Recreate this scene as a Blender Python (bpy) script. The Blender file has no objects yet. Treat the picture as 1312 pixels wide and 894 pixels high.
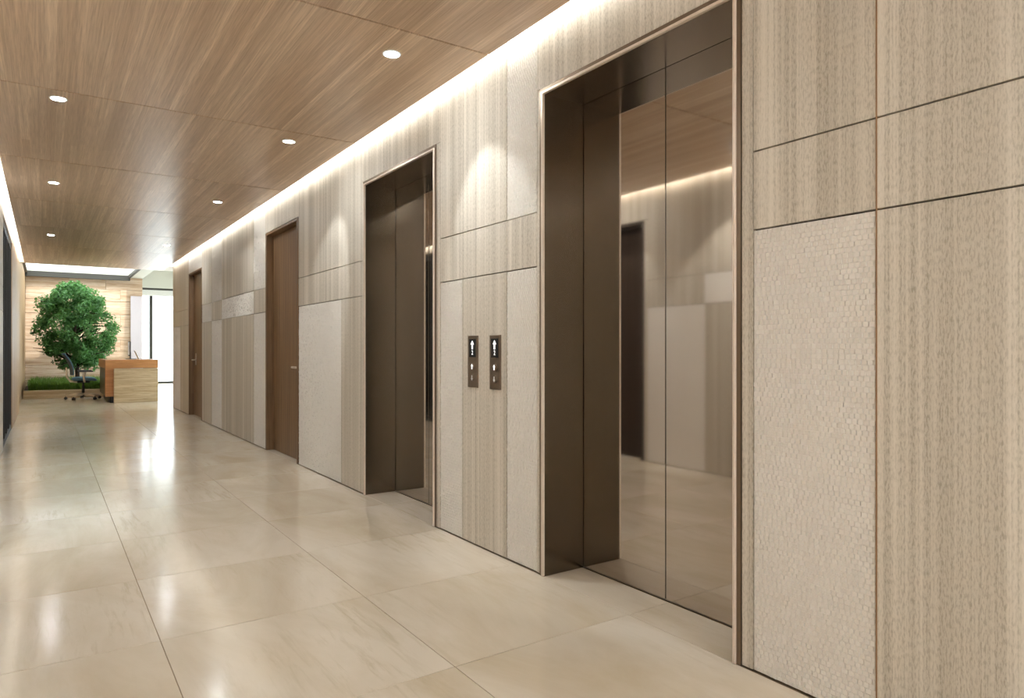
import bpy, bmesh, math, random
from mathutils import Vector, Matrix
R = math.radians
sc = bpy.context.scene
C = sc.collection
random.seed(7)

# ------------------------------------------------------------------ camera
cam_d = bpy.data.cameras.new('camera'); cam = bpy.data.objects.new('camera', cam_d); C.objects.link(cam)
cam.location = (0, 0, 1.13)
cam.rotation_euler = (R(90), 0, -math.atan2(599, 877))
cam_d.sensor_width = 36; cam_d.lens = 36 * 877 / 1312
cam_d.clip_start = .02; cam_d.clip_end = 200
sc.camera = cam
# ------------------------------------------------------------------ view / world / sun
sc.view_settings.view_transform = 'Standard'
sc.view_settings.look = 'None'
sc.view_settings.gamma = 1
sc.view_settings.use_curve_mapping = False
sc.view_settings.exposure = 3.22
sc.cycles.use_denoising = True
sc.cycles.max_bounces = 10; sc.cycles.diffuse_bounces = 6; sc.cycles.glossy_bounces = 6
sc.cycles.sample_clamp_indirect = 6
w = bpy.data.worlds.new('world'); sc.world = w; w.use_nodes = True
w.node_tree.nodes['Background'].inputs[0].default_value = (.90, .96, 1, 1)
w.node_tree.nodes['Background'].inputs[1].default_value = .75
sd = bpy.data.lights.new('sun', 'SUN'); sun = bpy.data.objects.new('sun', sd); C.objects.link(sun)
sd.energy = .42; sd.angle = R(2); sd.color = (1, .95, .90)
sun.rotation_euler = Vector((-.04, .82, -.75)).to_track_quat('-Z', 'Y').to_euler()
sun.location = (3, 15, 12)
LED = 3.8          # cove strip radiance
SPOT = 4.8         # downlight power (W)
LAMP_COL = (.95, 1, 1)

# ------------------------------------------------------------------ materials
def lin(r, g, b):
    f = lambda c: (c/255/12.92) if c/255 <= .04045 else ((c/255+.055)/1.055)**2.4
    return (f(r), f(g), f(b), 1)
class NT:
    def __init__(s, name):
        s.m = bpy.data.materials.new(name); s.m.use_nodes = True
        s.t = s.m.node_tree; s.b = s.t.nodes['Principled BSDF']
    def n(s, typ, ins=None, **kw):
        nd = s.t.nodes.new(typ)
        for k, v in kw.items(): setattr(nd, k, v)
        for k, v in (ins or {}).items():
            if isinstance(v, bpy.types.NodeSocket): s.t.links.new(v, nd.inputs[k])
            else: nd.inputs[k].default_value = v
        return nd
    def link(s, a, b): s.t.links.new(a, b)
    def set(s, **kw):
        for k, v in kw.items():
            k = {'col': 'Base Color', 'rough': 'Roughness', 'metal': 'Metallic', 'spec': 'Specular IOR Level', 'normal': 'Normal', 'coat': 'Coat Weight', 'coat_rough': 'Coat Roughness', 'trans': 'Transmission Weight'}[k]
            if isinstance(v, bpy.types.NodeSocket): s.t.links.new(v, s.b.inputs[k])
            else: s.b.inputs[k].default_value = v
    def coords(s, scale, rand=0):
        tc = s.n('ShaderNodeTexCoord'); src = tc.outputs['Object']
        if rand:
            oi = s.n('ShaderNodeObjectInfo')
            mu = s.n('ShaderNodeMath', {0: oi.outputs['Random'], 1: rand}, operation='MULTIPLY')
            cx = s.n('ShaderNodeCombineXYZ', {0: mu.outputs[0], 1: mu.outputs[0], 2: mu.outputs[0]})
            src = s.n('ShaderNodeVectorMath', {0: src, 1: cx.outputs[0]}, operation='ADD').outputs[0]
        return s.n('ShaderNodeMapping', {'Vector': src, 'Scale': scale}).outputs[0]
    def noise(s, vec, scale=1, detail=4, rough=.55, dist=0):
        return s.n('ShaderNodeTexNoise', {'Vector': vec, 'Scale': scale, 'Detail': detail, 'Roughness': rough, 'Distortion': dist}).outputs[0]
    def ramp(s, fac, stops):
        r = s.n('ShaderNodeValToRGB', {0: fac}); e = r.color_ramp.elements
        e[0].position, e[0].color = stops[0]; e[1].position, e[1].color = stops[-1]
        for p, c in stops[1:-1]:
            q = e.new(p); q.color = c
        return r.outputs[0]
    def mix(s, fac, a, b, mode='MIX'):
        nd = s.n('ShaderNodeMix', data_type='RGBA', blend_type=mode)
        for i, v in ((0, fac), (6, a), (7, b)):
            if isinstance(v, bpy.types.NodeSocket): s.link(v, nd.inputs[i])
            else: nd.inputs[i].default_value = v
        return nd.outputs[2]
    def bump(s, h, strength=.3, dist=.002):
        return s.n('ShaderNodeBump', {'Height': h, 'Strength': strength, 'Distance': dist}).outputs[0]
G = lambda v: (v, v, v, 1)
M = {}
def plain(name, col, rough=.5, metal=0, spec=.5, nscale=40, namt=.08):
    t = NT(name)
    nz = t.noise(t.coords((1, 1, 1)), nscale, 3)
    t.set(col=t.mix(nz, tuple(c*(1-namt) for c in col[:3])+(1,), tuple(min(1, c*(1+namt)) for c in col[:3])+(1,)), rough=rough, metal=metal, spec=spec)
    M[name] = t.m; return t
def wall_stone(name, light, dark, rand=0, axis='z'):
    t = NT(name)
    S = {'z': lambda a, b: (a, a, b), 'x': lambda a, b: (b, a, a)}[axis]
    fine = t.noise(t.coords(S(70, .30), rand), 1, 4, .6)
    broad = t.noise(t.coords(S(13, .16), rand), 1, 3, .5)
    dash = t.noise(t.coords(S(200, 55), rand), 1, 2, .6)
    f1 = t.ramp(fine, [(.40, G(0)), (.64, G(1))])
    f2 = t.ramp(broad, [(.36, G(0)), (.64, G(1))])
    f3 = t.ramp(dash, [(.46, G(0)), (.62, G(1))])
    c = t.mix(f2, light, tuple(l*.55+d*.45 for l, d in zip(light, dark)))
    c = t.mix(t.mix(.40, G(0), f1), c, dark)
    sp = t.mix(1, f3, t.mix(f2, t.mix(.5, G(.22), f1), t.mix(.5, G(.75), f1)), 'MULTIPLY')
    c = t.mix(sp, c, tuple(x*.86 for x in dark[:3])+(1,))
    t.set(col=c, rough=.5, spec=.35, normal=t.bump(dash, .2, .002))
    M[name] = t.m
wall_stone('wall_stone', lin(226, 217, 205), lin(168, 157, 141))
def woven():
    t = NT('woven')
    nz = t.noise(t.coords((60, 60, 60)), 1, 3)
    t.set(col=t.mix(nz, lin(225, 219, 212), lin(236, 231, 225)), rough=.6, spec=.3)
    M['woven'] = t.m
woven()
def floor_stone():
    t = NT('floor_stone')
    cl = t.noise(t.coords((2.2, .8, 1), 60), 1, 6, .62, .6)
    st = t.noise(t.coords((26, 2.6, 1), 60), 1, 5, .65, .4)
    big = t.noise(t.coords((.9, .5, 1), 60), 1, 3)
    c = t.mix(t.ramp(cl, [(.35, G(0)), (.68, G(1))]), lin(216, 206, 192), lin(197, 183, 161))
    mk = t.mix(1, t.ramp(st, [(.52, G(0)), (.70, G(1))]), t.ramp(big, [(.44, G(0)), (.6, G(.7))]), 'MULTIPLY')
    c = t.mix(mk, c, lin(186, 173, 148))
    rg = t.mix(cl, G(.13), G(.19))
    t.set(col=c, rough=rg, spec=.27)
    M['floor_stone'] = t.m
floor_stone()
def ceil_wood():
    t = NT('ceiling_veneer')
    tc = t.coords((1, 1, 1), 9)
    rot = t.n('ShaderNodeMapping', {'Vector': tc, 'Rotation': (0, 0, R(90))}).outputs[0]
    br = t.n('ShaderNodeTexBrick', {'Vector': rot, 'Color1': G(0), 'Color2': G(1), 'Mortar': G(.5), 'Scale': 1, 'Mortar Size': 0, 'Brick Width': 7.0, 'Row Height': .052, 'Bias': 0}, offset=.37, offset_frequency=2)
    g1 = t.noise(t.coords((55, .4, 1), 9), 1, 5, .6)
    g2 = t.noise(t.coords((230, 4, 1), 9), 1, 3, .6)
    g3 = t.noise(t.coords((8, .25, 1), 9), 1, 3)
    c = t.mix(br.outputs[0], lin(214, 186, 158), lin(242, 219, 193))
    c = t.mix(t.ramp(g1, [(.35, G(0)), (.7, G(.75))]), c, lin(186, 158, 132))
    c = t.mix(t.ramp(g2, [(.42, G(0)), (.68, G(.6))]), c, lin(166, 138, 113))
    c = t.mix(t.ramp(g3, [(.45, G(0)), (.7, G(.4))]), c, lin(166, 138, 113))
    t.set(col=c, rough=.33, spec=.5, normal=t.bump(g2, .08, .001))
    M['ceiling_veneer'] = t.m
ceil_wood()
def wood(name, a, b, rough=.45, axis='z', sc_=30):
    t = NT(name)
    S = {'z': (sc_, sc_, .8), 'y': (sc_, .8, sc_), 'x': (.8, sc_, sc_)}[axis]
    S2 = tuple(x*5 for x in S)
    g = t.noise(t.coords(S), 1, 5, .6); g2 = t.noise(t.coords(S2), 1, 3)
    c = t.mix(t.ramp(g, [(.3, G(0)), (.7, G(1))]), a, b)
    c = t.mix(t.ramp(g2, [(.4, G(0)), (.75, G(.5))]), c, tuple(x*.6 for x in b[:3])+(1,))
    t.set(col=c, rough=rough, spec=.4); M[name] = t.m
wood('door_wood', lin(142, 110, 78), lin(104, 76, 50))
wood('dark_wood', lin(74, 58, 48), lin(50, 40, 33))
wood('desk_wood', lin(206, 152, 98), lin(186, 126, 74), .35, 'x', 12)
wood('bark', lin(70, 55, 42), lin(35, 28, 22), .9)
wood('lobby_wood', lin(188, 156, 118), lin(158, 126, 90), .5, 'z', 14)
def metal(name, col, rough, brush=None, amt=.05):
    t = NT(name)
    nz = t.noise(t.coords(brush or (30, 30, 30)), 1, 3)
    t.set(col=t.mix(nz, tuple(c*.94 for c in col)+(1,), tuple(min(1, c*1.06) for c in col)+(1,)),
          rough=t.mix(nz, G(max(0, rough-amt)), G(rough+amt)), metal=1)
    M[name] = t.m
metal('jamb_bronze', (.165, .137, .106), .25, (500, 500, 40), .02)
metal('soffit_bronze_lit', (.36, .32, .28), .20, (60, 60, 60), .02)  # jamb bronze made lighter, the bright floor reflection put into its colour
metal('door_mirror', (.53, .475, .425), .045, (2, 2, 2), .012)
plain('trim_bronze', (.78, .66, .56, 1), .35, .25)
metal('trim_dark', (.25, .19, .14), .4)
metal('plate_bronze', (.30, .235, .18), .35)
metal('satin_steel', (.75, .70, .63), .3)
plain('joint_dark', lin(70, 56, 44), .8)
plain('edge_bronze', lin(150, 116, 82), .5)
plain('grout', lin(140, 120, 96), .8)
plain('black', lin(18, 17, 16), .5)
plain('dark_frame', lin(36, 31, 28), .6)
plain('frame_black', lin(44, 41, 34), .6)
plain('white_paint', lin(235, 233, 226), .6)
plain('cream_paint', lin(186, 184, 172), .7)
plain('white_plastic', lin(240, 240, 238), .35)
plain('cream_plastic', lin(236, 224, 208), .35)
plain('black_plastic', lin(34, 33, 33), .5)
plain('seat_blue', lin(92, 128, 150), .8, nscale=200, namt=.2)
plain('back_mesh', lin(74, 88, 98), .8, nscale=200, namt=.2)
plain('soil', lin(60, 45, 32), .95)
plain('pinkish', lin(196, 186, 190), .5)
plain('concrete', lin(190, 188, 182), .8)
def lobby_stone():
    t = NT('lobby_travertine')
    a = t.noise(t.coords((.6, 1, 11), 20), 1, 5, .62, 0); b = t.noise(t.coords((4, 4, 46), 20), 1, 4, .6)
    c = t.mix(t.ramp(a, [(.32, G(0)), (.66, G(1))]), lin(208, 186, 164), lin(172, 142, 114))
    c = t.mix(t.ramp(b, [(.5, G(0)), (.7, G(.6))]), c, lin(150, 116, 84))
    t.set(col=c, rough=.55, spec=.3); M['lobby_travertine'] = t.m
lobby_stone()
def desk_stone():
    t = NT('desk_travertine')
    a = t.noise(t.coords((.7, .7, 15)), 1, 5, .6, 0); b = t.noise(t.coords((5, 5, 60)), 1, 4)
    c = t.mix(t.ramp(a, [(.35, G(0)), (.65, G(1))]), lin(214, 196, 164), lin(172, 148, 112))
    c = t.mix(t.ramp(b, [(.5, G(0)), (.7, G(.5))]), c, lin(140, 116, 86))
    t.set(col=c, rough=.45); M['desk_travertine'] = t.m
desk_stone()
def leafmat(name, a, b):
    t = NT(name)
    nz = t.noise(t.coords((9, 9, 9)), 1, 2)
    col = t.mix(nz, a, b)
    t.set(col=col, rough=.45, spec=.4)
    tr = t.n('ShaderNodeBsdfTranslucent', {'Color': col})
    mx = t.n('ShaderNodeMixShader', {0: .35, 1: t.b.outputs[0], 2: tr.outputs[0]})
    t.link(mx.outputs[0], t.t.nodes['Material Output'].inputs[0]); M[name] = t.m
leafmat('leaf', lin(58, 98, 50), lin(104, 158, 84))
leafmat('grass', lin(66, 104, 34), lin(116, 150, 58))
def glassmat(name, tint, base=.04):
    t = NT(name)
    lw = t.n('ShaderNodeLayerWeight', {'Blend': .5})
    pw = t.n('ShaderNodeMath', {0: lw.outputs['Facing'], 1: 5.0}, operation='POWER')
    mu = t.n('ShaderNodeMath', {0: pw.outputs[0], 1: .9, 2: base+.03}, operation='MULTIPLY_ADD')
    tr = t.n('ShaderNodeBsdfTransparent', {'Color': tint}); gl = t.n('ShaderNodeBsdfGlossy', {'Roughness': .02, 'Color': (1, 1, 1, 1) if tint[0] > .5 else (.45, .40, .36, 1)})
    mx = t.n('ShaderNodeMixShader', {0: mu.outputs[0], 1: tr.outputs[0], 2: gl.outputs[0]})
    t.link(mx.outputs[0], t.t.nodes['Material Output'].inputs[0]); M[name] = t.m
glassmat('clear_glass', (.96, .98, .97, 1), .0)
glassmat('dark_glass', (.10, .09, .085, 1), .02)
def emit(name, col, s):
    t = NT(name); t.set(col=(.8, .8, .8, 1))
    t.b.inputs['Emission Color'].default_value = col + (1,); t.b.inputs['Emission Strength'].default_value = s
    M[name] = t.m
emit('led', (.95, 1, 1.0), LED)
emit('lamp_lens', (.93, .99, 1), 54.0)
emit('glyph', (1, 1, 1), .13)
emit('glyph_dim', (.75, .85, .72), .0)
emit('screen', (.2, .3, .4), .03)

# ------------------------------------------------------------------ mesh helpers
def bm_box(bm, x0, x1, y0, y1, z0, z1, bev=0):
    vs = [bm.verts.new((x, y, z)) for z in (z0, z1) for y in (y0, y1) for x in (x0, x1)]
    fs = [(0, 2, 3, 1), (4, 5, 7, 6), (0, 1, 5, 4), (1, 3, 7, 5), (3, 2, 6, 7), (2, 0, 4, 6)]
    ff = [bm.faces.new([vs[i] for i in f]) for f in fs]
    if bev:
        ed = list({e for f in ff for e in f.edges})
        bmesh.ops.bevel(bm, geom=ed, offset=bev, segments=1, affect='EDGES')
def bm_tube(bm, pts, rad, n=10, caps=True):
    rings = []
    pts = [Vector(p) for p in pts]
    rads = rad if isinstance(rad, (list, tuple)) else [rad]*len(pts)
    prev = None
    for i, p in enumerate(pts):
        d = (pts[min(i+1, len(pts)-1)] - pts[max(i-1, 0)]).normalized()
        if prev is None:
            u = d.orthogonal().normalized()
        else:
            u = (prev - d*prev.dot(d)).normalized()
        prev = u; v = d.cross(u)
        rings.append([bm.verts.new(p + rads[i]*(math.cos(2*math.pi*k/n)*u + math.sin(2*math.pi*k/n)*v)) for k in range(n)])
    for a, b in zip(rings, rings[1:]):
        for k in range(n): bm.faces.new((a[k], a[(k+1) % n], b[(k+1) % n], b[k]))
    if caps: bm.faces.new(rings[0][::-1]); bm.faces.new(rings[-1])
def bm_lathe(bm, prof, center, n=24):
    cx, cy, cz = center; rings = []
    for r, z in prof:
        rings.append([bm.verts.new((cx+r*math.cos(2*math.pi*k/n), cy+r*math.sin(2*math.pi*k/n), cz+z)) for k in range(n)])
    for a, b in zip(rings, rings[1:]):
        for k in range(n): bm.faces.new((a[k], a[(k+1) % n], b[(k+1) % n], b[k]))
    bm.faces.new(rings[0][::-1]); bm.faces.new(rings[-1])
def obj(name, bm, mat, parent=None, smooth=False, **props):
    me = bpy.data.meshes.new(name)
    root = Vector((0, 0, 0))
    q = parent
    while q is not None:
        root += q.location; q = q.parent
    if root.length: bmesh.ops.translate(bm, verts=bm.verts[:], vec=-root)
    bmesh.ops.recalc_face_normals(bm, faces=bm.faces[:])
    bm.to_mesh(me); bm.free()
    me.materials.append(M[mat])
    if smooth:
        for p in me.polygons: p.use_smooth = True
    o = bpy.data.objects.new(name, me); C.objects.link(o); o.parent = parent
    for k, v in props.items(): o[k] = v
    return o
def box(name, x0, x1, y0, y1, z0, z1, mat, parent=None, bev=0, **props):
    bm = bmesh.new(); bm_box(bm, x0, x1, y0, y1, z0, z1, bev)
    return obj(name, bm, mat, parent, **props)
def boxes(name, lst, mat, parent=None, bev=0, **props):
    bm = bmesh.new()
    for b in lst: bm_box(bm, *b, bev)
    return obj(name, bm, mat, parent, **props)
def thing(name, loc, label, cat, group=None):
    o = bpy.data.objects.new(name, None); C.objects.link(o); o.location = loc; o.empty_display_size = .1
    o['label'] = label; o['category'] = cat
    if group: o['group'] = group
    return o
ST = dict(kind='structure')

# ------------------------------------------------------------------ dimensions (metres; Y runs down the corridor)
XR, XL = 2.05, -.38           # finished wall faces
CH = 2.71                     # corridor ceiling
Z1, Z2 = 1.546, 1.82          # horizontal panel joints
EH = 2.395                    # lift opening height
YB, YE = -4.2, 14.6           # corridor behind the camera, end of right wall
LT = 15.4                     # end of timber ceiling
LH = 3.13                     # lobby ceiling
TS = .835                     # floor tile size

# ------------------------------------------------------------------ floor with tiles
floor = box('floor', -1.2, 4.8, YB-.3, 25.4, -.25, -.0025, 'grout', **ST)
tme = None
def tile(x0, x1, y0, y1):
    global tme
    g = .0014
    std = abs((x1-x0)-TS) < .004 and abs((y1-y0)-TS) < .004
    if std and tme:
        o = bpy.data.objects.new('tile', tme); C.objects.link(o); o.parent = floor
    else:
        hx, hy = (x1-x0)/2-g, (y1-y0)/2-g
        o = box('tile', -hx, hx, -hy, hy, -.012, 0, 'floor_stone', floor, bev=.0008)
        if std: tme = o.data
    o.location = ((x0+x1)/2, (y0+y1)/2, 0)
gx = [.371+TS*k for k in range(-1, 10)]; gx[0] = -.42
gy0 = 2.126
k0 = math.floor((YB-gy0)/TS)
for k in range(k0, 28):
    ya, yb = gy0+k*TS, gy0+(k+1)*TS
    if ya > 25.2: break
    for i in range(len(gx)-1):
        if ya+TS/2 < 14.7 and i > 2: continue
        if gx[i] > 4.55: continue
        x1 = gx[i+1]
        if ya+TS/2 < 14.7 and i == 2: x1 = 2.051
        y1 = min(yb, 25.3)
        if gx[i] < 1.95 and ya > 18.75: continue       # the planter stands here
        tile(gx[i], x1, ya, y1)
# lift and door thresholds
for a, b, x1 in ((1.586, 2.126, 2.30), (2.126, 2.719, 2.30), (3.884, 4.63, 2.30), (4.63, 5.017, 2.30), (6.74, 7.88, 2.26), (11.70, 12.85, 2.26)):
    tile(2.051, x1, a, b)
tile(-.66, -.42, 4.98, 5.47); tile(-.66, -.42, 5.47, 6.113)

# ------------------------------------------------------------------ right wall: core with openings, panels as parts
E1, E2 = (1.586, 2.719), (3.884, 5.017)          # lifts
D1, D2 = (6.74, 7.88), (11.70, 12.85)            # timber doors
HO = 2.95
op = [(E1, .035), (E2, .035), (D1, .03), (D2, .03)]
lst = []; y = YB
for (a, b), pad in op:
    lst.append((2.072, 2.6, y, a-pad, 0, HO)); lst.append((2.072, 2.6, a-pad, b+pad, EH+.03, HO)); lst.append((2.38, 2.6, a-pad, b+pad, 0, EH+.03)); y = b+pad
lst.append((2.072, 2.6, y, YE, 0, HO))
wr = boxes('wall_right', lst, 'joint_dark', **ST)
def stone_panel(par, side, y0, y1, z0, z1, name='stone_panel', mat='wall_stone', gv=.0012, gh=.0028):
    x0, x1 = (XR, XR+.021) if side > 0 else (XL-.021, XL)
    return box(name, x0, x1, y0+gv, y1-gv, z0+gh, z1-gh, mat, par, bev=.001)
def woven_panel(par, side, y0, y1, z0, z1, relief=True, gv=.0012, gh=.0028):
    y0 += gv; y1 -= gv; z0 += gh; z1 -= gh
    if not relief: return stone_panel(par, side, y0, y1, z0, z1, 'woven_panel', 'woven', 0, 0)
    rnd = random.Random(int(y0*1000+z0*100))
    bm = bmesh.new()
    bm_box(bm, XR+.005, XR+.021, y0, y1, z0, z1)
    cw, chh = .0185, .0165
    nz = max(1, round((z1-z0)/chh)); dz = (z1-z0)/nz; dy = cw
    for r in range(nz):
        za, zb = z0+r*dz+.0013, z0+(r+1)*dz-.0013
        off = (r % 2)*.5*dy + rnd.uniform(-.003, .003); yy = y0-off
        while yy < y1-.002:
            wv = dy*rnd.uniform(.93, 1.07)
            a, b = max(yy, y0)+.0013, min(yy+wv, y1)-.0013; yy += wv
            if b-a < .003: continue
            h1, h2 = rnd.uniform(.0036, .0050), rnd.uniform(.0016, .0030)
            if rnd.random() < .12: h1, h2 = h2, h1
            h3 = rnd.uniform(-.0008, .0008)
            i = .0004; X = XR+.005
            o = [(a, za), (b, za), (b, zb), (a, zb)]; q = [(a+i, za+i), (b-i, za+i), (b-i, zb-i), (a+i, zb-i)]
            hs = (h1+h3, h2+h3, h2-h3, h1-h3)
            vo = [bm.verts.new((X, *p)) for p in o]; vi = [bm.verts.new((X-max(.0004, h), *p)) for p, h in zip(q, hs)]
            bm.faces.new(vi[::-1])
            for k in range(4): bm.faces.new((vo[k], vi[k], vi[(k+1) % 4], vo[(k+1) % 4]))
    me = bpy.data.meshes.new('woven_panel')
    bm.to_mesh(me); bm.free(); me.materials.append(M['woven'])
    ob = bpy.data.objects.new('woven_panel', me); C.objects.link(ob); ob.parent = par
    return ob
TOP = 2.88
BANDS = ((0.004, Z1), (Z1, Z2), (Z2, TOP))
def column(par, side, y0, y1, code, relief=True):
    for ch, (a, b) in zip(code, BANDS):
        if ch == 'S': stone_panel(par, side, y0, y1, a, b)
        elif ch == 'T': woven_panel(par, side, y0, y1, a, b, relief)
for y0, y1 in ((YB, -1.3), (-1.3, .2), (.2, 1.075)): column(wr, 1, y0, y1, 'SSS')
column(wr, 1, 1.075, 1.504, 'TSS')
def edge_strip(par, y, z0, z1):                     # fine bronze edging strip between panels
    box('edge_strip', XR-.0015, XR+.02, y-.0022, y+.0022, z0, z1, 'edge_bronze', par)
edge_strip(wr, 1.0728, .004, TOP)
def surround(E):                                     # stone strips and lintel round a lift
    a, b = E
    stone_panel(wr, 1, a-.082, a-.034, .004, EH+.034, 'surround_strip'); stone_panel(wr, 1, b+.034, b+.060, .004, EH+.034, 'surround_strip')
    stone_panel(wr, 1, a-.082, b+.060, EH+.034, TOP, 'lintel_panel', gh=.0004)
surround(E1); surround(E2)
column(wr, 1, 2.779, 3.053, 'TST')
stone_panel(wr, 1, 3.053, 3.528, .004, Z1); woven_panel(wr, 1, 3.528, 3.802, .004, Z1)
stone_panel(wr, 1, 3.053, 3.802, Z1, Z2); stone_panel(wr, 1, 3.053, 3.802, Z2, TOP)
stone_panel(wr, 1, 5.077, 5.538, .004, Z1); woven_panel(wr, 1, 5.538, 6.70, .004, Z1)
stone_panel(wr, 1, 5.077, 6.70, Z1, Z2); stone_panel(wr, 1, 5.077, 6.70, Z2, TOP)
stone_panel(wr, 1, 6.70, 7.92, EH+.028, TOP, 'lintel_panel')
column(wr, 1, 7.92, 8.438, 'TST'); column(wr, 1, 8.438, 10.215, 'STS'); column(wr, 1, 10.215, 10.92, 'TST'); column(wr, 1, 10.92, 11.665, 'STS')
woven_panel(wr, 1, 11.665, 12.885, EH+.028, TOP)
column(wr, 1, 12.885, 13.752, 'SSS'); column(wr, 1, 13.752, YE, 'TSS')
box('end_panel', XR, 2.6, YE, YE+.02, .004, TOP, 'wall_stone', wr)

# ------------------------------------------------------------------ left wall
D3 = (9.5, 12.0)
EL = (4.98, 6.113)
lst = [(-.7, -.402, YB, EL[0]-.035, 0, HO), (-.7, -.402, EL[0]-.035, EL[1]+.035, EH+.03, HO), (-.85, -.75, EL[0]-.035, EL[1]+.035, 0, EH+.03),
       (-.7, -.402, EL[1]+.035, D3[0], 0, HO), (-.7, -.402, D3[0], D3[1], 2.60, HO), (-.7, -.402, D3[1], LT, 0, HO), (-.7, -.447, LT, 22.2, 0, LH)]
wl = boxes('wall_left', lst, 'joint_dark', **ST)
for y0, y1, c in ((YB, -1, 'TSS'), (-1, .5, 'SSS'), (.5, 1.6, 'TST'), (1.6, 3.4, 'SSS'), (3.4, 4.18, 'STS'), (4.18, 4.90, 'TSS'), (6.19, 7.3, 'TSS'), (7.3, 8.4, 'SST'), (8.4, 9.47, 'SSS'), ):
    column(wl, -1, y0, y1, c, False)
stone_panel(wl, -1, 9.47, 12.03, 2.63, TOP, 'lintel_panel')
stone_panel(wl, -1, 4.90, 4.946, .004, EH+.034, 'surround_strip'); stone_panel(wl, -1, 6.147, 6.19, .004, EH+.034, 'surround_strip')
stone_panel(wl, -1, 4.90, 6.19, EH+.034, TOP, 'lintel_panel')
for a, b in ((12.03, 13.1), (13.1, 14.25), (14.25, LT)):
    box('timber_panel', XL-.021, XL, a+.004, b-.004, .004, TOP, 'lobby_wood', wl, bev=.002)
for a, b in ((LT, 17.2), (17.2, 19), (19, 20.6), (20.6, 22.0)):
    box('timber_panel', -.446, -.42, a+.004, b-.004, .004, LH-.01, 'lobby_wood', wl, bev=.002)
wbk = boxes('window_added_fill', [(-.40, 2.07, YB-.1, YB, 0, .08), (-.40, 2.07, YB-.1, YB, 2.66, HO)] + [(x-.03, x+.03, YB-.1, YB, .08, 2.66) for x in (-.40, .42, 1.24, 2.05)], 'frame_black', **ST)  # glazed end behind the camera, added for even fill light
for a, b in ((-.37, .39), (.45, 1.21), (1.27, 2.02)):
    box('glass_pane', a, b, YB-.056, YB-.044, .08, 2.66, 'clear_glass', wbk)

# ------------------------------------------------------------------ timber ceiling with cove slots
CX0, CX1 = -.305, 1.972
ceil = boxes('ceiling', [(-.7, 2.6, YB-.3, LT, 2.93, 3.03), (CX0+.006, CX1-.006, YB, LT-.02, CH+.03, 2.93), (XL-.02, CX0, LT-.03, LT, CH+.002, 2.93), (CX1, 2.6, YE, LT, CH+.002, 2.93)], 'white_paint', **ST)
joints = [-.71, 1.20, 3.11, 5.02, 6.93, 8.84, 10.75, 12.66, 14.57]
ys = [YB] + joints + [LT]
for a, b in zip(ys, ys[1:]):
    box('ceiling_panel', CX0, CX1, a+.007, b-.007, CH, CH+.03, 'ceiling_veneer', ceil, bev=.0015)
box('backing_strip', CX0+.01, CX1-.01, YB, LT-.02, CH+.024, CH+.029, 'black', ceil)
box('fascia', XL-.2, 2.6, LT, LT+.03, CH, LH+.8, 'cream_paint', ceil)
for side, x in (('elevator doors wall', XR-.039), ('dark glazed doors wall', XL+.05)):
    t = thing('led_strip', (x, 5, 2.90), 'white led strip in the ceiling slot along the ' + ('wall with wooden doors' if x > 1 else 'dark glazed partition wall'), 'light strip')
    xa, sg = (CX1, 1) if x > 1 else (CX0, -1)      # fixed to the inner face of the slot, washing the wall
    sx = lambda a, b: tuple(sorted((xa+sg*a, xa+sg*b)))
    box('diffuser', *sx(.004, .008), YB+.1, 14.5 if x > 1 else LT-.1, 2.80, 2.85, 'led', t)
    box('channel', *sx(-.004, .004), YB+.1, 14.5 if x > 1 else LT-.1, 2.795, 2.855, 'satin_steel', t)

# downlights: trim ring, lens and the lamp itself
def downlight(x, y, aim, power, group, label, ang=62, blend=.35):
    t = thing('downlight', (x, y, CH), label, 'downlight', group)
    bm = bmesh.new(); n = 28
    prof = [(.050, 0), (.050, -.004), (.041, -.005), (.038, -.001), (.038, .0)]
    rings = [[bm.verts.new((x+r*math.cos(2*math.pi*k/n), y+r*math.sin(2*math.pi*k/n), CH+z)) for k in range(n)] for r, z in prof]
    for a, b in zip(rings, rings[1:]):
        for k in range(n): bm.faces.new((a[k], a[(k+1) % n], b[(k+1) % n], b[k]))
    obj('trim_ring', bm, 'white_plastic', t, True)
    bm = bmesh.new(); bm_lathe(bm, [(.0375, -.0002), (.0375, -.0018)], (x, y, CH), 28); obj('lens', bm, 'lamp_lens', t)
    ld = bpy.data.lights.new('lamp', 'SPOT'); lo = bpy.data.objects.new('lamp', ld); C.objects.link(lo); lo.parent = t
    ld.energy = power; ld.color = LAMP_COL; ld.spot_size = R(ang); ld.spot_blend = blend; ld.shadow_soft_size = .04
    lo.location = (0, 0, -.012)
    lo.rotation_euler = Vector(aim).to_track_quat('-Z', 'Y').to_euler()
GR, GL = 'downlights beside the wooden door wall', 'downlights beside the glazed partition wall'
P_, Q_ = 'round white recessed ceiling downlight ', 'round white recessed ceiling downlight along the glazed partition wall, '
for y, aim, l in ((-.6, (.1, 0, -1), 'added unseen for fill over the plain stone panels'), (3.39, (.515, -.22, -1.1), 'in front of the call panels'), (5.26, (.515, .59, -1.1), 'beside the elevator next to the wooden door'),  # the first is unseen, added behind the camera for ambient light
                  (7.86, (.515, 1.41, -1.0), 'beside the wooden door next to an elevator'), (11.57, (.515, 1.7, -1.1), 'beside the wooden door closest to the lobby')):
    downlight(1.535, y, aim, SPOT, GR, P_+l, {3.39: 54, 5.26: 46, 7.86: 42, 11.57: 38}.get(y, 62))
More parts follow.
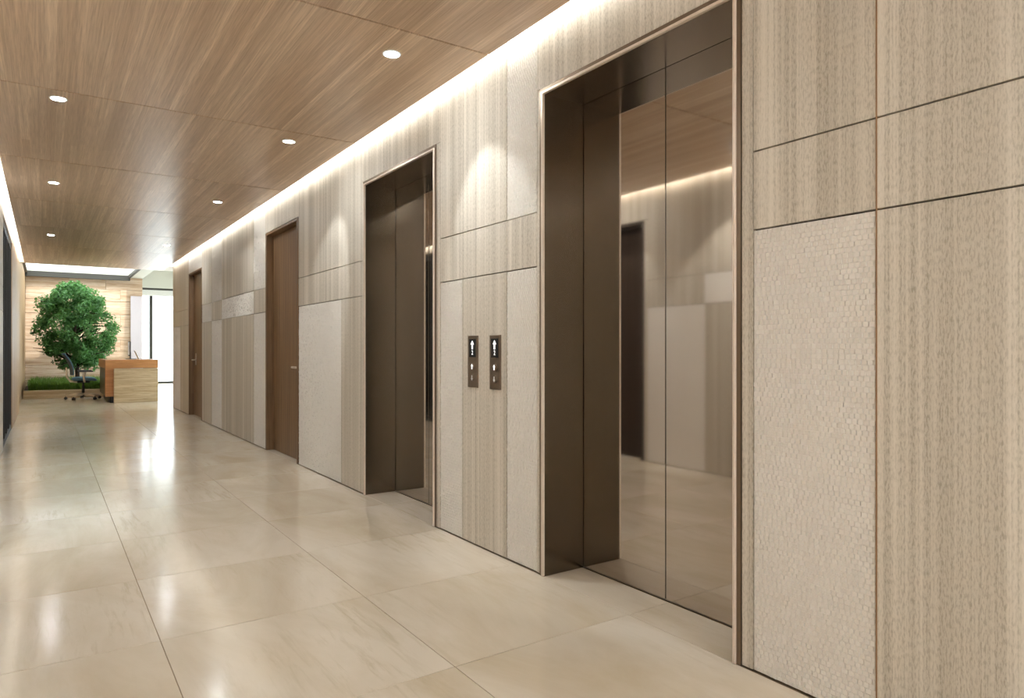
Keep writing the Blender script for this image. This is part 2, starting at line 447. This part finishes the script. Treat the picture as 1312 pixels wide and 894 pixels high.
for y, aim, l in ((-.6, (-.3, 0, -1), 'added fill, farthest from the lobby'), (1.1, (-.3, 0, -1), 'added fill across from the woven panel'), (3.4, (-.45, .55, -.95), 'across from the call panels'), (5.18, (-.3, 0, -1), 'across from an elevator'),  # the first two are unseen, added to raise the ambient light
                  (7.82, (-.3, 0, -1), 'across from the first wooden door'), (11.43, (-.3, 0, -1), 'nearest the lobby')):
    downlight(.072, y, aim, SPOT*(2.2 if y == 3.4 else 1), GL, Q_+l, 46 if y == 3.4 else 62)

# ------------------------------------------------------------------ elevators
def elevator(y0, y1, side, label):
    X = lambda a, b: tuple(sorted(((XR+a), (XR+b)))) if side > 0 else tuple(sorted(((XL-a), (XL-b))))
    t = thing('elevator', ((XR if side > 0 else XL), (y0+y1)/2, 0), label, 'elevator', 'elevators on the corridor')
    D = .253; yc = (y0+y1)/2
    box('jamb', *X(0.004, D), y0-.028, y0, .001, EH, 'jamb_bronze', t)
    box('jamb', *X(0.004, D), y1, y1+.028, .001, EH, 'jamb_bronze', t)
    box('soffit', *X(0.004, D), y0-.028, y1+.028, EH, EH+.026, 'soffit_bronze_lit', t)
    for a, b in ((y0-.02, yc-.0028), (yc+.0028, y1+.02)):
        box('door_panel', *X(D+.003, D+.04), a, b, .004, EH+.02, 'door_mirror', t, bev=.0012)
    box('door_gasket', *X(D+.012, D+.03), yc-.0027, yc+.0027, .005, EH+.02, 'black', t)
    box('sill', *X(D-.0, D+.06), y0-.02, y1+.02, -.0018, .003, 'trim_dark', t)
    # slim casing: bright inner lip and darker outer bead on three sides
    lip = [(*X(-.010, .006), y0-.014, y0-.001, .001, EH+.014), (*X(-.010, .006), y1+.001, y1+.014, .001, EH+.014), (*X(-.010, .006), y0-.001, y1+.001, EH+.001, EH+.014)]
    boxes('casing', lip, 'trim_bronze', t, .002)
    ob = [(*X(-.003, .012), y0-.033, y0-.0145, .001, EH+.033), (*X(-.003, .012), y1+.0145, y1+.033, .001, EH+.033), (*X(-.003, .012), y0-.0145, y1+.0145, EH+.0145, EH+.033)]
    boxes('casing_bead', ob, 'trim_dark', t)
    return t
elevator(*E1, 1, 'large bronze elevator with mirrored doors showing a reflected lit wall and beige floor')
elevator(*E2, 1, 'bronze elevator between the call panels and the wooden door')

# ------------------------------------------------------------------ timber doors
def timber_door(idx, y0, y1, hy, hdir):
    d = box('door_%d' % idx, XR+.075, XR+.115, y0+.02, y1-.02, .006, EH-.004, 'door_wood', **ST)
    for a, b in ((y0-.026, y0+.018), (y1-.018, y1+.026)):
        box('door_jamb', XR-.002, XR+.12, a, b, .001, EH, 'door_wood', d, bev=.002)
    box('door_head', XR-.002, XR+.12, y0-.026, y1+.026, EH, EH+.024, 'door_wood', d, bev=.002)
    h = box('lock_plate', XR+.069, XR+.075, hy-.026, hy+.026, .86, 1.06, 'satin_steel', d, bev=.001)
    bm = bmesh.new(); bm_tube(bm, [(XR+.07, hy, .945), (XR+.015, hy, .945)], .011); bm_tube(bm, [(XR+.018, hy-.012*hdir, .945), (XR+.018, hy+.14*hdir, .945)], .011)
    obj('handle', bm, 'satin_steel', h, True)
    return d
timber_door(1, *D1, 6.84, 1)
timber_door(2, *D2, 12.62, -1)
# dark timber door in the left wall, met only as a reflection in the lift doors
d4 = box('door_4', XL-.15, XL-.11, EL[0]+.02, EL[1]-.02, .004, EH-.004, 'dark_wood', **ST)
for a, b in ((EL[0]-.03, EL[0]+.018), (EL[1]-.018, EL[1]+.03)): box('door_jamb', XL-.16, XL-.002, a, b, .001, EH, 'dark_wood', d4, bev=.002)
box('door_head', XL-.16, XL-.002, EL[0]-.03, EL[1]+.03, EH, EH+.03, 'dark_wood', d4, bev=.002)
# dark glazed partition in the left wall
d3 = boxes('door_3', [(XL-.08, XL-.01, a, b, 0, 2.60) for a, b in ((9.5, 9.58), (10.08, 10.14), (10.68, 10.74), (11.30, 11.36), (11.92, 12.0))] + [(XL-.08, XL-.01, 9.5, 12.0, 2.53, 2.60), (XL-.08, XL-.01, 9.5, 12.0, 0, .07)], 'dark_frame', **ST)
for a, b in ((9.58, 10.08), (10.14, 10.68), (10.74, 11.30), (11.36, 11.92)):
    box('glass_pane', XL-.05, XL-.04, a, b, .07, 2.53, 'dark_glass', d3)
boxes('room_shell', [(-3.2, -3.1, 9, 13, 0, 2.9), (-3.1, -.7, 9, 9.1, 0, 2.9), (-3.1, -.7, 12.9, 13, 0, 2.9), (-3.1, -.7, 9.1, 12.9, 2.8, 2.9), (-3.1, -.7, 9.1, 12.9, -.1, 0)], 'dark_frame', d3)

# ------------------------------------------------------------------ call panels
def text_mesh(body, size):
    cu = bpy.data.curves.new('digit', 'FONT'); cu.body = body; cu.size = size; cu.align_x = 'CENTER'; cu.align_y = 'CENTER'; cu.extrude = .0003
    o = bpy.data.objects.new('digit_src', cu); C.objects.link(o)
    me = bpy.data.meshes.new_from_object(o.evaluated_get(bpy.context.evaluated_depsgraph_get()))
    bpy.data.objects.remove(o); return me
digit_me = text_mesh('2', .036); digit_me.materials.clear(); digit_me.materials.append(M['glyph'])
def arrow(bm, x, yc, zc, s, up=1, stem=True):
    P = [(-.5, 0), (0, .6), (.5, 0)] if not stem else [(-.5, .1), (0, .75), (.5, .1), (.2, .1), (.2, -.65), (-.2, -.65), (-.2, .1)]
    f = [bm.verts.new((x, yc-p[0]*s, zc+up*p[1]*s)) for p in P]; b = [bm.verts.new((x+.001, yc-p[0]*s, zc+up*p[1]*s)) for p in P]
    bm.faces.new(f); bm.faces.new(b[::-1])
    for k in range(len(P)): bm.faces.new((f[k], f[(k+1) % len(P)], b[(k+1) % len(P)], b[k]))
def call_panel(yc, which):
    t = thing('call_panel', (XR, yc, .908), 'slim bronze call panel closer to the ' + which, 'call panel', 'elevator call panels')
    hw = .054
    box('plate', XR-.008, XR+.001, yc-hw, yc+hw, .908, 1.207, 'plate_bronze', t, bev=.0015)
    s = box('display', XR-.0095, XR-.007, yc-.036, yc+.036, 1.083, 1.187, 'black', t)
    bm = bmesh.new(); arrow(bm, XR-.0106, yc, 1.152, .036); obj('arrow', bm, 'glyph', s)
    d = bpy.data.objects.new('digit', digit_me); C.objects.link(d); d.parent = s
    d.location = (-.0100, 0, 1.108-.908); d.rotation_euler = (R(90), 0, R(-90))
    for zc, m, up in ((1.028, 'glyph', 1), (.964, 'glyph_dim', -1)):
        b = bmesh.new(); bm_tube(b, [(XR-.008, yc, zc), (XR-.012, yc, zc)], .021, 20); bo = obj('button', b, 'plate_bronze', t)
        b = bmesh.new(); arrow(b, XR-.0132, yc, zc, .022, up); obj('button_arrow', b, m, bo)
call_panel(3.394, 'elevator beside the wooden door'); call_panel(3.158, 'large mirrored elevator')

# ------------------------------------------------------------------ lobby: walls, skylight, window
wall_lobby = box('wall_back', -.7, 2.30, 22.06, 22.3, 0, 3.3, 'joint_dark', **ST)
zz = 0; rr = random.Random(3)
cour = [.36, .33, .38, .31, .36, .34, .37, .33, .35]
for i, hh in enumerate(cour):
    xs = [-.42] + [v + (.35 if i % 2 else 0) for v in (.55, 1.4)] + [2.30]
    for a, b in zip(xs, xs[1:]):
        o = box('stone_block', a+.002, b-.002, 22.0-rr.uniform(0, .012), 22.06, zz+.003, min(zz+hh, 3.3)-.003, 'lobby_travertine', wall_lobby, bev=.004)
    zz += hh
boxes('wall_side', [(2.18, 2.30, 22.3, 25.1, 0, 4.0)], 'cream_paint', **ST)
box('wall_right', 2.6, 4.8, 14.4, 14.6, 0, 4.0, 'cream_paint', **ST)
# skylit low ceiling over the planter, higher ceiling over the entrance
SK = (-.42, 1.97, 19.2, 21.80)
sky_c = boxes('ceiling', [(-.7, SK[0], LT, 22.3, LH, LH+.12), (SK[1], 2.30, LT, 22.3, LH, LH+.12), (SK[0], SK[1], LT, SK[2], LH, LH+.12), (SK[0], SK[1], SK[3], 22.3, LH, LH+.12),
                  (2.30, 4.8, 14.4, 25.4, 3.9, 4.0), (2.24, 2.30, LT, 25.4, LH+.12, 4.0)], 'cream_paint', **ST)
boxes('skylight_well', [(SK[0]-.1, SK[0], SK[2]-.1, SK[3]+.1, LH+.12, 3.45), (SK[1], SK[1]+.1, SK[2]-.1, SK[3]+.1, LH+.12, 3.45), (SK[0], SK[1], SK[2]-.1, SK[2], LH+.12, 3.45), (SK[0], SK[1], SK[3], SK[3]+.1, LH+.12, 3.45)], 'white_paint', sky_c)
sk = boxes('window_2', [(SK[0]-.02, SK[0]+.05, SK[2], SK[3], LH-.02, LH+.04), (SK[1]-.05, SK[1]+.02, SK[2], SK[3], LH-.02, LH+.04), (SK[0], SK[1], SK[3]-.06, SK[3]+.06, LH-.10, LH+.04), (SK[0], SK[1], SK[2]-.02, SK[2]+.05, LH-.02, LH+.04)], 'frame_black', **ST)
box('glass_pane', SK[0]+.05, SK[1]-.05, SK[2]+.05, SK[3]-.06, 3.42, 3.43, 'clear_glass', sk)
WY = 25.1
win = boxes('window_1', [(2.30, 4.6, WY-.05, WY+.05, 0, .07), (2.30, 4.6, WY-.05, WY+.05, 3.05, 3.12)] + [(x-.05, x+.05, WY-.05, WY+.05, .07, 3.05) for x in (2.87, 4.4)], 'frame_black', **ST)
for a, b in ((2.30, 2.82), (2.92, 4.35), (4.45, 4.6)):
    box('glass_pane', a, b, WY-.006, WY+.006, .07, 3.05, 'clear_glass', win)
box('roller_blind', 2.31, 4.6, WY-.09, WY-.07, 2.86, 3.05, 'concrete', win)
box('wall_end', 2.30, 4.8, WY-.05, WY+.2, 3.12, 4.0, 'cream_paint', **ST)
win3 = boxes('window_unseen_side', [(4.6, 4.7, 14.6, WY, 0, .07), (4.6, 4.7, 14.6, WY, 3.05, 3.12)] + [(4.6, 4.7, y-.035, y+.035, .07, 3.05) for y in (14.65, 17.2, 19.8, 22.4, 25)], 'frame_black', **ST)  # unseen side glazing, set close in to brighten the lobby
for a, b in ((14.69, 17.16), (17.24, 19.76), (19.84, 22.36), (22.44, 24.96)):
    box('glass_pane', 4.644, 4.656, a, b, .07, 3.05, 'clear_glass', win3)
box('wall_end', 4.6, 4.8, 14.4, WY+.2, 3.12, 4.0, 'cream_paint', **ST)
t = box('pale_slab', 2.0, 2.285, 21.93, 21.955, .004, 2.62, 'pinkish', bev=.003)  # opaque pale slab in one even pinkish tone
t['label'] = 'tall pale frosted panel at the end of the travertine wall'; t['category'] = 'panel'

# ------------------------------------------------------------------ planter, grass, tree
PX0, PX1, PY0, PY1 = -.395, 1.95, 18.8, 21.92
t = thing('planter', (.8, 20.2, 0), 'low travertine planter with grass in front of the stone wall', 'planter')
xs = [PX0, .4, 1.18, PX1]
for a, b in zip(xs, xs[1:]):
    box('curb_stone', a+.001, b-.001, PY0, PY0+.12, 0, .19, 'desk_travertine', t, bev=.004)
box('side_curb', PX1-.1, PX1, PY0+.12, PY1, 0, .19, 'desk_travertine', t, bev=.004)
box('soil', PX0, PX1-.1, PY0+.12, PY1, 0, .165, 'soil', t)
def grass():
    v = []; f = []; r = random.Random(5)
    for i in range(9000):
        x = r.uniform(PX0+.10, PX1-.22); y = PY0+.13 + (PY1-PY0-.15)*r.random()**1.8
        h = r.uniform(.12, .30); a = r.uniform(0, 6.28); wd = r.uniform(.004, .008); l = r.uniform(.02, .12)
        dx, dy = math.cos(a), math.sin(a); z = .16
        k = len(v)
        v += [(x-dy*wd, y+dx*wd, z), (x+dy*wd, y-dx*wd, z), (x+dx*l*.35+dy*wd*.8, y+dy*l*.35-dx*wd*.8, z+h*.6), (x+dx*l*.35-dy*wd*.8, y+dy*l*.35+dx*wd*.8, z+h*.6), (x+dx*l, y+dy*l, z+h)]
        f += [(k, k+1, k+2, k+3), (k+3, k+2, k+4)]
    me = bpy.data.meshes.new('grass'); me.from_pydata(v, [], f); me.materials.append(M['grass'])
    o = bpy.data.objects.new('grass', me); C.objects.link(o)
    o['kind'] = 'stuff'; o['label'] = 'dense green grass growing in the planter under the tree'; o['category'] = 'grass'
grass()
TX, TY = .66, 20.3
def tree():
    t = thing('tree', (TX, TY, .165), 'leafy green tree with dense domed crown in the planter', 'tree')
    r = random.Random(11)
    bm = bmesh.new()
    bm_tube(bm, [(TX+.03, TY, .16), (TX+.02, TY, .5), (TX, TY, .95), (TX-.03, TY, 1.5), (TX-.02, TY, 2.2)], [.06, .048, .042, .034, .015], 10)
    tips = []
    for i in range(26):
        a = i*2.4; z0 = r.uniform(.62, 1.9); rad = 1.05*math.sqrt(max(.1, 1-((z0-1.3)/1.55)**2))*r.uniform(.6, .9)
        p0 = Vector((TX-.02*(z0-.5), TY, z0)); p2 = p0+Vector((math.cos(a)*rad, math.sin(a)*rad, r.uniform(.1, .45))); p1 = (p0+p2)/2+Vector((0, 0, .1))
        bm_tube(bm, [p0, p1, p2], [.022, .014, .006], 6)
    obj('trunk', bm, 'bark', t, True)
    v = []; f = []
    cz, = (1.66,)
    # clumps on an egg-shaped dome
    clumps = []
    while len(clumps) < 260:
        zt = r.uniform(-.92, 1.02)
        a = r.uniform(0, 6.283)
        prof = math.sqrt(max(0, 1-abs(zt)**2.2)) if zt > 0 else math.sqrt(max(0, 1-abs(zt)**3.2))*(1.0-.18*abs(zt))
        rr_ = prof*(r.random()**.45)
        R_ = .87 - .12*max(0, zt)
        z = cz + zt*1.02
        clumps.append((TX+math.cos(a)*rr_*R_+.06*(-zt), TY+math.sin(a)*rr_*R_, z, r.uniform(.11, .20)))
    for cx, cy, cz_, cr in clumps:
        for j in range(95):
            d = Vector((r.gauss(0, 1), r.gauss(0, 1), r.gauss(0, 1))).normalized()*cr*r.random()**.4
            p = Vector((cx, cy, cz_))+d
            n = (d.normalized()*.8+Vector((r.uniform(-1, 1), r.uniform(-1, 1), r.uniform(-.3, 1)))).normalized()
            u = n.orthogonal().normalized(); u.rotate(Matrix.Rotation(r.uniform(0, 6.28), 3, n)); w_ = n.cross(u)
            L = r.uniform(.026, .048); W_ = L*.5
            k = len(v)
            v += [p-u*L, p+w_*W_+n*.006, p+u*L, p-w_*W_+n*.006, p]
            f += [(k, k+1, k+4), (k+1, k+2, k+4), (k+2, k+3, k+4), (k+3, k, k+4)]
    o_ = Vector(t.location)
    me = bpy.data.meshes.new('foliage'); me.from_pydata([p-o_ for p in v], [], f); me.materials.append(M['leaf'])
    o = bpy.data.objects.new('foliage', me); C.objects.link(o); o.parent = t; o['kind'] = 'stuff'
tree()

# ------------------------------------------------------------------ reception desk
t = thing('reception_desk', (1.6, 18, 0), 'reception desk of orange timber with a travertine end panel', 'desk')
box('worktop', 1.05, 2.04, 16.62, 19.3-.6, .72, .90, 'desk_wood', t, bev=.004)
box('gable_panel', 1.05, 1.22, 16.62, 16.75, .13, .72, 'desk_wood', t, bev=.003)
box('end_panel', 1.20, 2.03, 16.52, 16.60, 0, .715, 'desk_travertine', t, bev=.004)
box('side_panel', 1.07, 1.11, 16.76, 18.66, .13, .72, 'trim_dark', t)
box('front_panel', 1.96, 2.02, 16.62, 18.66, 0, .72, 'desk_travertine', t)
box('plinth', 1.14, 1.95, 16.64, 18.6, 0, .13, 'black_plastic', t)
# monitor seen edge-on, facing the chair
t = thing('monitor', (1.60, 17.5, .90), 'thin dark monitor standing edge-on upon the reception desk', 'monitor')
box('foot', 1.50, 1.70, 17.4, 17.62, .90, .912, 'black_plastic', t, bev=.003)
box('neck', 1.584, 1.60, 17.48, 17.54, .912, 1.05, 'black_plastic', t)
box('housing', 1.562, 1.584, 17.32, 17.72, .975, 1.30, 'black_plastic', t, bev=.004)
box('screen', 1.560, 1.5625, 17.34, 17.70, .995, 1.285, 'screen', t)
t = thing('tablet_stand', (1.74, 17.35, .90), 'small pale leaning tablet stand beside the monitor', 'tablet')
bm = bmesh.new(); bm_tube(bm, [(1.73, 17.3, .912), (1.66, 17.3, 1.06)], .010, 8); obj('stand', bm, 'cream_plastic', t)
bm = bmesh.new(); bm_box(bm, -.005, .005, -.13, .13, 0, .2, .003); bmesh.ops.rotate(bm, verts=bm.verts[:], cent=(0, 0, 0), matrix=Matrix.Rotation(R(-24), 3, 'Y')); bmesh.ops.translate(bm, verts=bm.verts[:], vec=(1.735, 17.3, .908)); obj('tablet', bm, 'white_plastic', t)
box('desk_pad', 1.76, 1.95, 17.1, 17.6, .9005, .908, 'black_plastic', t)

# ------------------------------------------------------------------ office chair (faces the desk, +X)
def chair(cx, cy):
    t = thing('office_chair', (cx, cy, 0), 'office chair with blue seat and mesh back on a five-star caster base', 'chair')
    P = lambda x, y, z: (cx+x, cy+y, z)
    bm = bmesh.new(); bm_lathe(bm, [(.045, .07), (.045, .12), (.03, .13), (.026, .30), (.02, .31), (.02, .40)], P(0, 0, 0), 16); obj('column', bm, 'black_plastic', t, True)
    for k in range(5):
        a = R(20+72*k); c, s = math.cos(a), math.sin(a)
        bm = bmesh.new(); bm_tube(bm, [P(.03*c, .03*s, .115), P(.18*c, .18*s, .105), P(.34*c, .34*s, .075)], [.034, .030, .022], 8); lg = obj('base_leg', bm, 'cream_plastic', t, True)
        bm = bmesh.new()
        for o_ in (-.016, .016):
            q = Vector(P(.34*c-o_*s, .34*s+o_*c, .03)); d = Vector((-s, c, 0))*.010
            bm_tube(bm, [q-d, q+d], .030, 14)
        bm_tube(bm, [P(.34*c, .34*s, .03), P(.34*c, .34*s, .08)], .009, 8)
        obj('caster', bm, 'black_plastic', lg)
    box('mechanism', cx-.12, cx+.13, cy-.09, cy+.09, .37, .415, 'black_plastic', t, bev=.015)
    def cushion(name, mat, hw, hd, z0, th, bend):
        bm = bmesh.new(); nx, ny = 12, 12; vs = {}
        for s in (0, 1):
            for i in range(nx+1):
                for j in range(ny+1):
                    u, v = i/nx*2-1, j/ny*2-1
                    k = (1-abs(u)**5)*(1-abs(v)**5)
                    x = u*hd*(1-.04*v*v); y = v*hw*(1-.05*u*u)
                    z = z0 + (th*.5+.5*th*k**.4 if s else th*.5-.5*th*k**.4) - bend*max(0, u)**3 + .012*v*v
                    vs[s, i, j] = bm.verts.new(P(x+.02, y, z))
        for s in (0, 1):
            for i in range(nx):
                for j in range(ny):
                    q = (vs[s, i, j], vs[s, i+1, j], vs[s, i+1, j+1], vs[s, i, j+1]); bm.faces.new(q if s else q[::-1])
        bmesh.ops.remove_doubles(bm, verts=bm.verts[:], dist=.0005)
        return obj(name, bm, mat, t, True)
    cushion('seat', 'seat_blue', .25, .25, .415, .085, .03)
    # back: curved frame and mesh panel
    def bp(v, z):   # back surface; v across, z along height 0..1
        lean = -.24 - .16*z + .05*math.sin(z*math.pi)
        return P(lean + .05*v*v, v*(.21+.03*math.sin(z*math.pi))-0, .56+z*.46)
    bm = bmesh.new(); g = {}
    for s, off in ((0, 0), (1, -.012)):
        for i in range(13):
            for j in range(9):
                q = bp(j/4-1, i/12); g[s, i, j] = bm.verts.new((q[0]+off, q[1], q[2]))
    for i in range(12):
        for j in range(8):
            bm.faces.new((g[0, i, j], g[0, i, j+1], g[0, i+1, j+1], g[0, i+1, j])); bm.faces.new((g[1, i, j], g[1, i+1, j], g[1, i+1, j+1], g[1, i, j+1]))
    bk = obj('backrest', bm, 'back_mesh', t, True)
    bm = bmesh.new()
    loop = [bp(-1, i/10) for i in range(11)] + [bp(j/4-1, 1) for j in range(1, 8)] + [bp(1, 1-i/10) for i in range(11)] + [bp(1-j/4, 0) for j in range(1, 9)]
    bm_tube(bm, loop, .012, 8); obj('back_frame', bm, 'seat_blue', bk, True)
    bm = bmesh.new(); bm_tube(bm, [P(-.10, 0, .395), P(-.24, 0, .41), P(-.305, 0, .50), P(-.32, 0, .72)], [.026, .024, .022, .018], 8); obj('back_support', bm, 'cream_plastic', t, True)
    for s in (-1, 1):
        bm = bmesh.new(); bm_tube(bm, [P(.02, s*.15, .40), P(.01, s*.285, .41), P(.0, s*.295, .50), P(.03, s*.295, .62)], [.02, .022, .022, .018], 8); arm = obj('armrest', bm, 'cream_plastic', t, True)
        bm = bmesh.new(); bm_box(bm, cx-.10, cx+.18, cy+s*.295-.042, cy+s*.295+.042, .62, .648, .011); obj('arm_pad', bm, 'black_plastic', arm)
    return t
chair(.72, 18.15)
